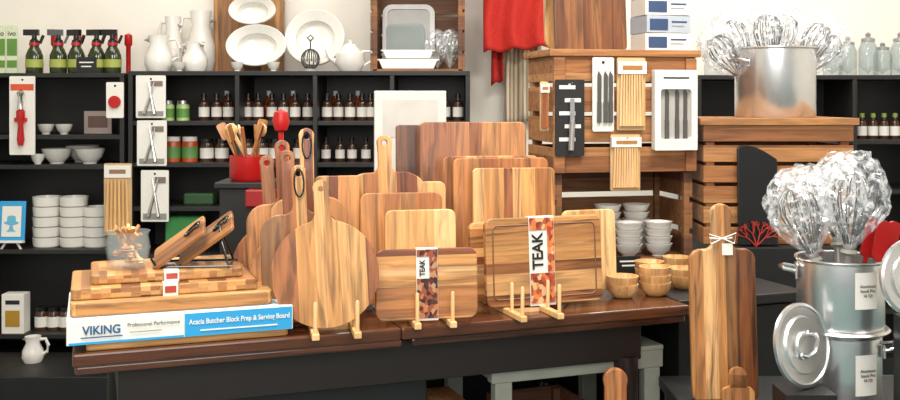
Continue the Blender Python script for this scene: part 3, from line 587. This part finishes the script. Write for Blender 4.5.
wmb=lathe([(0,0),(.024,0),(.031,.005),(.043,.02),(.046,.04),(.042,.04),(.037,.022),(.024,.01),(0,.009)],32)
bmw=wood(('bc8850','d2a066','deb07a'),.03,contrast=.25,streak=.2,rough=.6,coat=0)
for (px,py,n) in ((625,300,2),(658,298,3),(687,291,2),(652,283,2),(680,278,2)):
    x,y,z=T(px,py)
    for k in range(n): top('wooden_bowl','small turned wooden bowl in a nested stack','bowl',(x,y+.04,TZ+k*.0225+(0)),0,wmb,bmw,'small wooden bowls')
# ---------- right crate
top('display_cabinet','black cabinet supporting the slatted crate','cabinet',(1.2,3.46,0),0,boxes([(-.02,.25,.42,.46,.5,.84)]),black,bev=.004)
slat_crate('wooden_crate','brown slatted crate carrying a stock pot',(1.16,3.53,.842),.53,.36,.42,cratew,0,n=6,gap=.014,open_front=False,closed_top=True,post=.03)
zc=.842+.42+.024
def pot(loc,r,h,label,rot=0,lab=None,group='stock pots'):
    o=top('stock_pot',label,'pot',loc,rot,group=group)
    mk('body',lathe([(0,0),(r*.97,0),(r,.006),(r,h-.006),(r*1.05,h-.001),(r*1.05,h+.004),(r*.97,h+.002),(r*.96,.008),(0,.008)],48),potm,o)
    mk('rolled_rim',tube([(r*1.03*math.cos(t),r*1.03*math.sin(t),h) for t in [6.283*k/48 for k in range(48)]],.003,6,True),steel,o)
    for s in (-1,1):
        hd=mk('handle',tube([(s*r*.99,-.035,h*.8),(s*(r+.03),-.035,h*.83),(s*(r+.04),0,h*.84),(s*(r+.03),.035,h*.83),(s*r*.99,.035,h*.8)],.006),steel,o)
        for q in (-.035,.035): mk('rivet_plate',boxes([(s*(r+.001),q,h*.79,.004,.02,.03)]),steel,hd)
    if lab:
        bm=bmesh.new(); n=8; a0=-math.pi/2-rot; wa=.062/r
        for i in range(n):
            q=[]
            for a,z in ((i,lab[1]),(i+1,lab[1]),(i+1,lab[2]),(i,lab[2])):
                an=a0+lab[0]-wa/2+wa*a/n; q.append(bm.verts.new(((r+.0012)*math.cos(an),(r+.0012)*math.sin(an),z)))
            bm.faces.new(q)
        mk('paper_label',fin(bm,True),card,o)
        an=a0+lab[0]; text('Aluminum\nStock Pot\n16 Qt',.0115,ink,o,((r+.004)*math.cos(an),(r+.004)*math.sin(an),(lab[1]+lab[2])/2),(math.pi/2,0,an+math.pi/2),width=.045)
    return o
pot((W(775,100,3.72)[0],3.72,zc),.145,.255,'large aluminium stock pot on slatted crate',.35)
def whisk(loc,rot,s=1.0,seed=1,label='metal balloon whisk wrapped in clear cellophane'):
    o=top('wrapped_whisk',label,'whisk',loc,rot,group='wrapped whisks',scale=(s,s,s))
    mk('handle',lathe([(0,0),(.009,.002),(.012,.05),(.009,.12),(.012,.14),(.008,.16),(0,.161)],14),panm,o)
    W_=[]
    for i in range(7):
        a=i*math.pi/7
        pr=[(.006,.13),(.016,.16),(.032,.2),(.042,.238),(.037,.268),(.022,.286),(0,.292)]
        P=[(r*math.cos(a),r*math.sin(a),z) for r,z in pr]+[(-r*math.cos(a),-r*math.sin(a),z) for r,z in pr[-2::-1]]
        W_.append((tube(P,.0018,5),Matrix()))
    mk('wires',join(W_),wirem,o)
    mk('wrapping',crumple(.066,.215,seed,.34,4,.25),cello,o,(0,0,.12)); mk('wrapping_tie',lathe([(.013,.12),(.018,.125),(.013,.132)],12),grey,o)
    return o
cx,cy=W(775,100,3.72)[0],3.72
for i,(a,b,s,dx) in enumerate(((-.62,.1,1.0,-.05),(-.36,-.12,1.05,-.03),(-.1,.12,1.08,-.01),(.16,-.12,1.08,.01),(.4,.12,1.05,.03),(.64,-.05,1.0,.05))):
    whisk((cx+dx,cy+.035*(i%2),zc+.03+(.015 if i%2 else 0)),(b,a,0),s*1.12,i+5)
o=top('slate_board','black upright board with curved top leaning on crate','board',(W(758,100,3.49)[0],3.49,.842),(-.04,0,0),solid([(-.07,0),(.07,0),(.07,.3)]+[(.07-.14*t,.3+.05*math.sin(t*1.9)) for t in (.15,.3,.45,.6,.75,.9)]+[(-.07,.34)],.014),blackg,bev=.004)
def sprig():
    L=[]; r2=random.Random(11)
    def br(x,z,a,ln,rd,d):
        x2,z2=x+ln*math.sin(a),z+ln*math.cos(a); L.append((tube([(x,0,z),((x+x2)/2+.002,-.002,(z+z2)/2),(x2,0,z2)],rd,5,taper=(1,.7)),Matrix()))
        if d:
            for q in (-.45,.1,.5): br(x2,z2,a+q+r2.uniform(-.12,.12),ln*.68,rd*.72,d-1)
    for a in (-.8,-.25,.3,.8): br(0,0,a,.042,.0026,2)
    return join(L)
top('coral_ornament','red metal branching twig ornament before black board','ornament',(W(757,246,3.46)[0],3.472,.842),0,sprig(),mat('b02c1c',.4))
# ---------- low stand
top('low_stand','low black stand holding pots and tall board','stand',(0,0,0),0,boxes([(.95,2.58,.555,.72,.5,.03),(.62,2.38,.27,.04,.04,.54),(1.28,2.38,.27,.04,.04,.54),(.62,2.78,.27,.04,.04,.54),(1.28,2.78,.27,.04,.04,.54)]),black,bev=.003)
tl=top('tall_paddle_board','tall striped paddle board with tied tag on black stand','cutting board',(.715,2.6,.572),(-.03,math.radians(-1),0),solid(paddle_o(.172,.39,.508,.05,.012,.03,.02),.02),wood(('3c1e10','8a5028','c88a4e','e2b078','5c3018','d49c5c'),.034,contrast=.4,streak=.7),bev=.004)
mk('string_tie',tube([(.028*math.cos(t),.016*math.sin(t),.418) for t in [6.283*k/20 for k in range(20)]],.0025,6,True),card,tl); mk('string_bow',tube([(0,-.015,.418),(-.035,-.018,.43),(-.03,-.018,.405),(0,-.015,.418),(.035,-.018,.432),(.03,-.018,.405),(0,-.016,.418)],.002,6),card,tl); mk('paper_tag',box(.028,.002,.03),card,tl,(.012,-.015,.375))
top('small_paddle_board','small rounded paddle board before the tall one','cutting board',(.72,2.5,.572),(-.02,0,0),solid(paddle_o(.08,.06,.11,.04,.01,.015,.008),.014),teak,bev=.003)
top('long_paddle_board','long paddle board standing on the floor by the bench','cutting board',((617-450)*2.68/F,2.68,0),(-.05,0,0),solid(paddle_o(.16,.5,.625,.06,.02,.03,.012),.018),redw,bev=.003)
PXc,PYc=(840-450)*2.56/F,2.56
p2=pot((PXc,PYc,.571),.1,.19,'aluminium stock pot with paper label at the bottom of a stack',-.3,(.3,.05,.15))
zl=.571+.195
mk('pot_lid',lathe([(0,0),(.115,0),(.12,.004),(.115,.009),(0,.009)],48),steel,p2,(0,0,.195))
p1=pot((PXc,PYc,zl+.0095),.106,.17,'aluminium stock pot with paper label holding wrapped whisks',-.3,(.25,.06,.15))
def lid(loc,rot,r,label):
    o=top('round_metal_cover',label,'lid',loc,rot,group='loose pot covers'); mk('disc',lathe([(0,.014),(r*.3,.013),(r*.33,.008),(r*.66,.009),(r*.7,.002),(r*.9,.003),(r*.93,.007),(r,.004),(r,-.004),(r*.9,-.002),(0,.004)],64),potm,o)
    hd=mk('handle',tube([(-.03,0,.012),(-.028,0,.032),(-.015,0,.042),(.015,0,.042),(.028,0,.032),(.03,0,.012)],.005),steel,o,(0,0,0),(0,0,1.1))
    for q in (-.03,.03): mk('rivet_plate',lathe([(0,0),(.009,0),(.008,.004),(0,.005)],14),steel,hd,(q,0,.011))
    return o
top('pot_box','black box supporting pot lid','box',(.85,2.4,.571),0,box(.12,.1,.085),black)
lid(((805-450)*2.4/F,2.42,H-.247*2.4),(math.radians(80),math.radians(8),math.radians(32)),.1,'round aluminium lid leaning beside pots')
top('pot_box','tall black box supporting round lid','box',(1.125,2.4,.571),0,box(.09,.07,.26),black)
lid(((914-450)*2.4/F,2.4,.571+.26+.094),(math.radians(86),0,math.radians(14)),.094,'round aluminium lid propped beside whisks')
zb=zl+.02
whisk((PXc-.03,PYc-.02,zb+.02),(.0,-.3,0),1.15,21); whisk((PXc-.0,PYc-.03,zb+.03),(.1,.03,0),1.22,22); whisk((PXc+.02,PYc+.05,zb+.04),(-.15,.12,.5),1.15,23); whisk((PXc-.02,PYc+.05,zb+.03),(-.1,-.12,0),1.1,24)
for i,(a,dx) in enumerate(((.14,.05),(.27,.06),(.2,.035))):
    top('red_spatula','red silicone spatula standing in stock pot','utensil',(PXc+dx,PYc-.05+.03*i,zb),(.05,a,.1),join([(tube([(0,0,0),(0,0,.18)],.006),Matrix()),(solid(rrect(.034,.1,.012),.01),TR(0,0,.165))]),redp,'red spatulas')
# ---------- canisters
for i,(px,h) in enumerate(((832,.17),(850,.2),(868,.22),(885,.17),(900,.22))):
    D=5.02; o=top('glass_canister','clear glass canister with lid on black shelf','jar',(sx(px),D+.03*(i%2),zs(75)),0,group='glass canisters'); r=.044
    mk('body',lathe([(0,0),(r,0),(r*1.05,h*.2),(r*1.05,h*.6),(r*.7,h*.78),(r*.66,h*.78),(r,h*.6),(r*.95,h*.2),(0,.008)],24),glass,o); mk('lid',lathe([(0,h*.78),(r*.75,h*.78),(r*.75,h*.84),(.01,h*.88),(.014,h*.95),(0,h)],20),panm,o)
for px in (712,728,745):
    o=top('glass_canister','clear glass canister behind stock pot','jar',(sx(px),5.02,zs(75)),0,group='glass canisters'); h=.18;r=.04
    mk('body',lathe([(0,0),(r,0),(r,h*.7),(r*.7,h*.8),(0,h*.8)],24),glass,o); mk('lid',lathe([(0,h*.8),(r*.75,h*.8),(r*.6,h),(0,h)],20),steelb,o)
# ---------- lights
def area(loc,size,sy,e,col,rot=(0,0,0)):
    l=bpy.data.lights.new('ceiling_or_fill_light','AREA'); l.shape='RECTANGLE'; l.size=size; l.size_y=sy; l.energy=e; l.color=col
    o=bpy.data.objects.new('ceiling_or_fill_light',l); o.location=loc; o.rotation_euler=rot; sc.collection.objects.link(o)
area((-.7,1.5,2.95),1.0,.8,68,(1,.96,.89)); area((1.0,2.4,2.95),1.0,.8,60,(1,.96,.89)); area((-1.2,4.0,2.95),2.2,.6,34,(1,.96,.9)); area((1.6,4.1,2.95),1.8,.6,40,(1,.97,.93))
area((0,-.4,2.0),2.4,1.5,60,(1,.97,.94),(math.radians(72),0,0))  # unseen front fill added behind the camera to brighten the display, not a ceiling fixture
w=bpy.data.worlds.new('room_world'); sc.world=w; w.use_nodes=True; w.node_tree.nodes['Background'].inputs[0].default_value=(1,.97,.94,1); w.node_tree.nodes['Background'].inputs[1].default_value=.5
cam=bpy.data.cameras.new('camera'); cam.sensor_width=36; cam.lens=40; cam.shift_y=-100/900; co=bpy.data.objects.new('camera',cam); sc.collection.objects.link(co)
co.location=(0,0,H); co.rotation_euler=(math.pi/2,0,0); sc.camera=co
sc.view_settings.view_transform='Standard'
sc.view_settings.look='None'
sc.view_settings.exposure=0.15
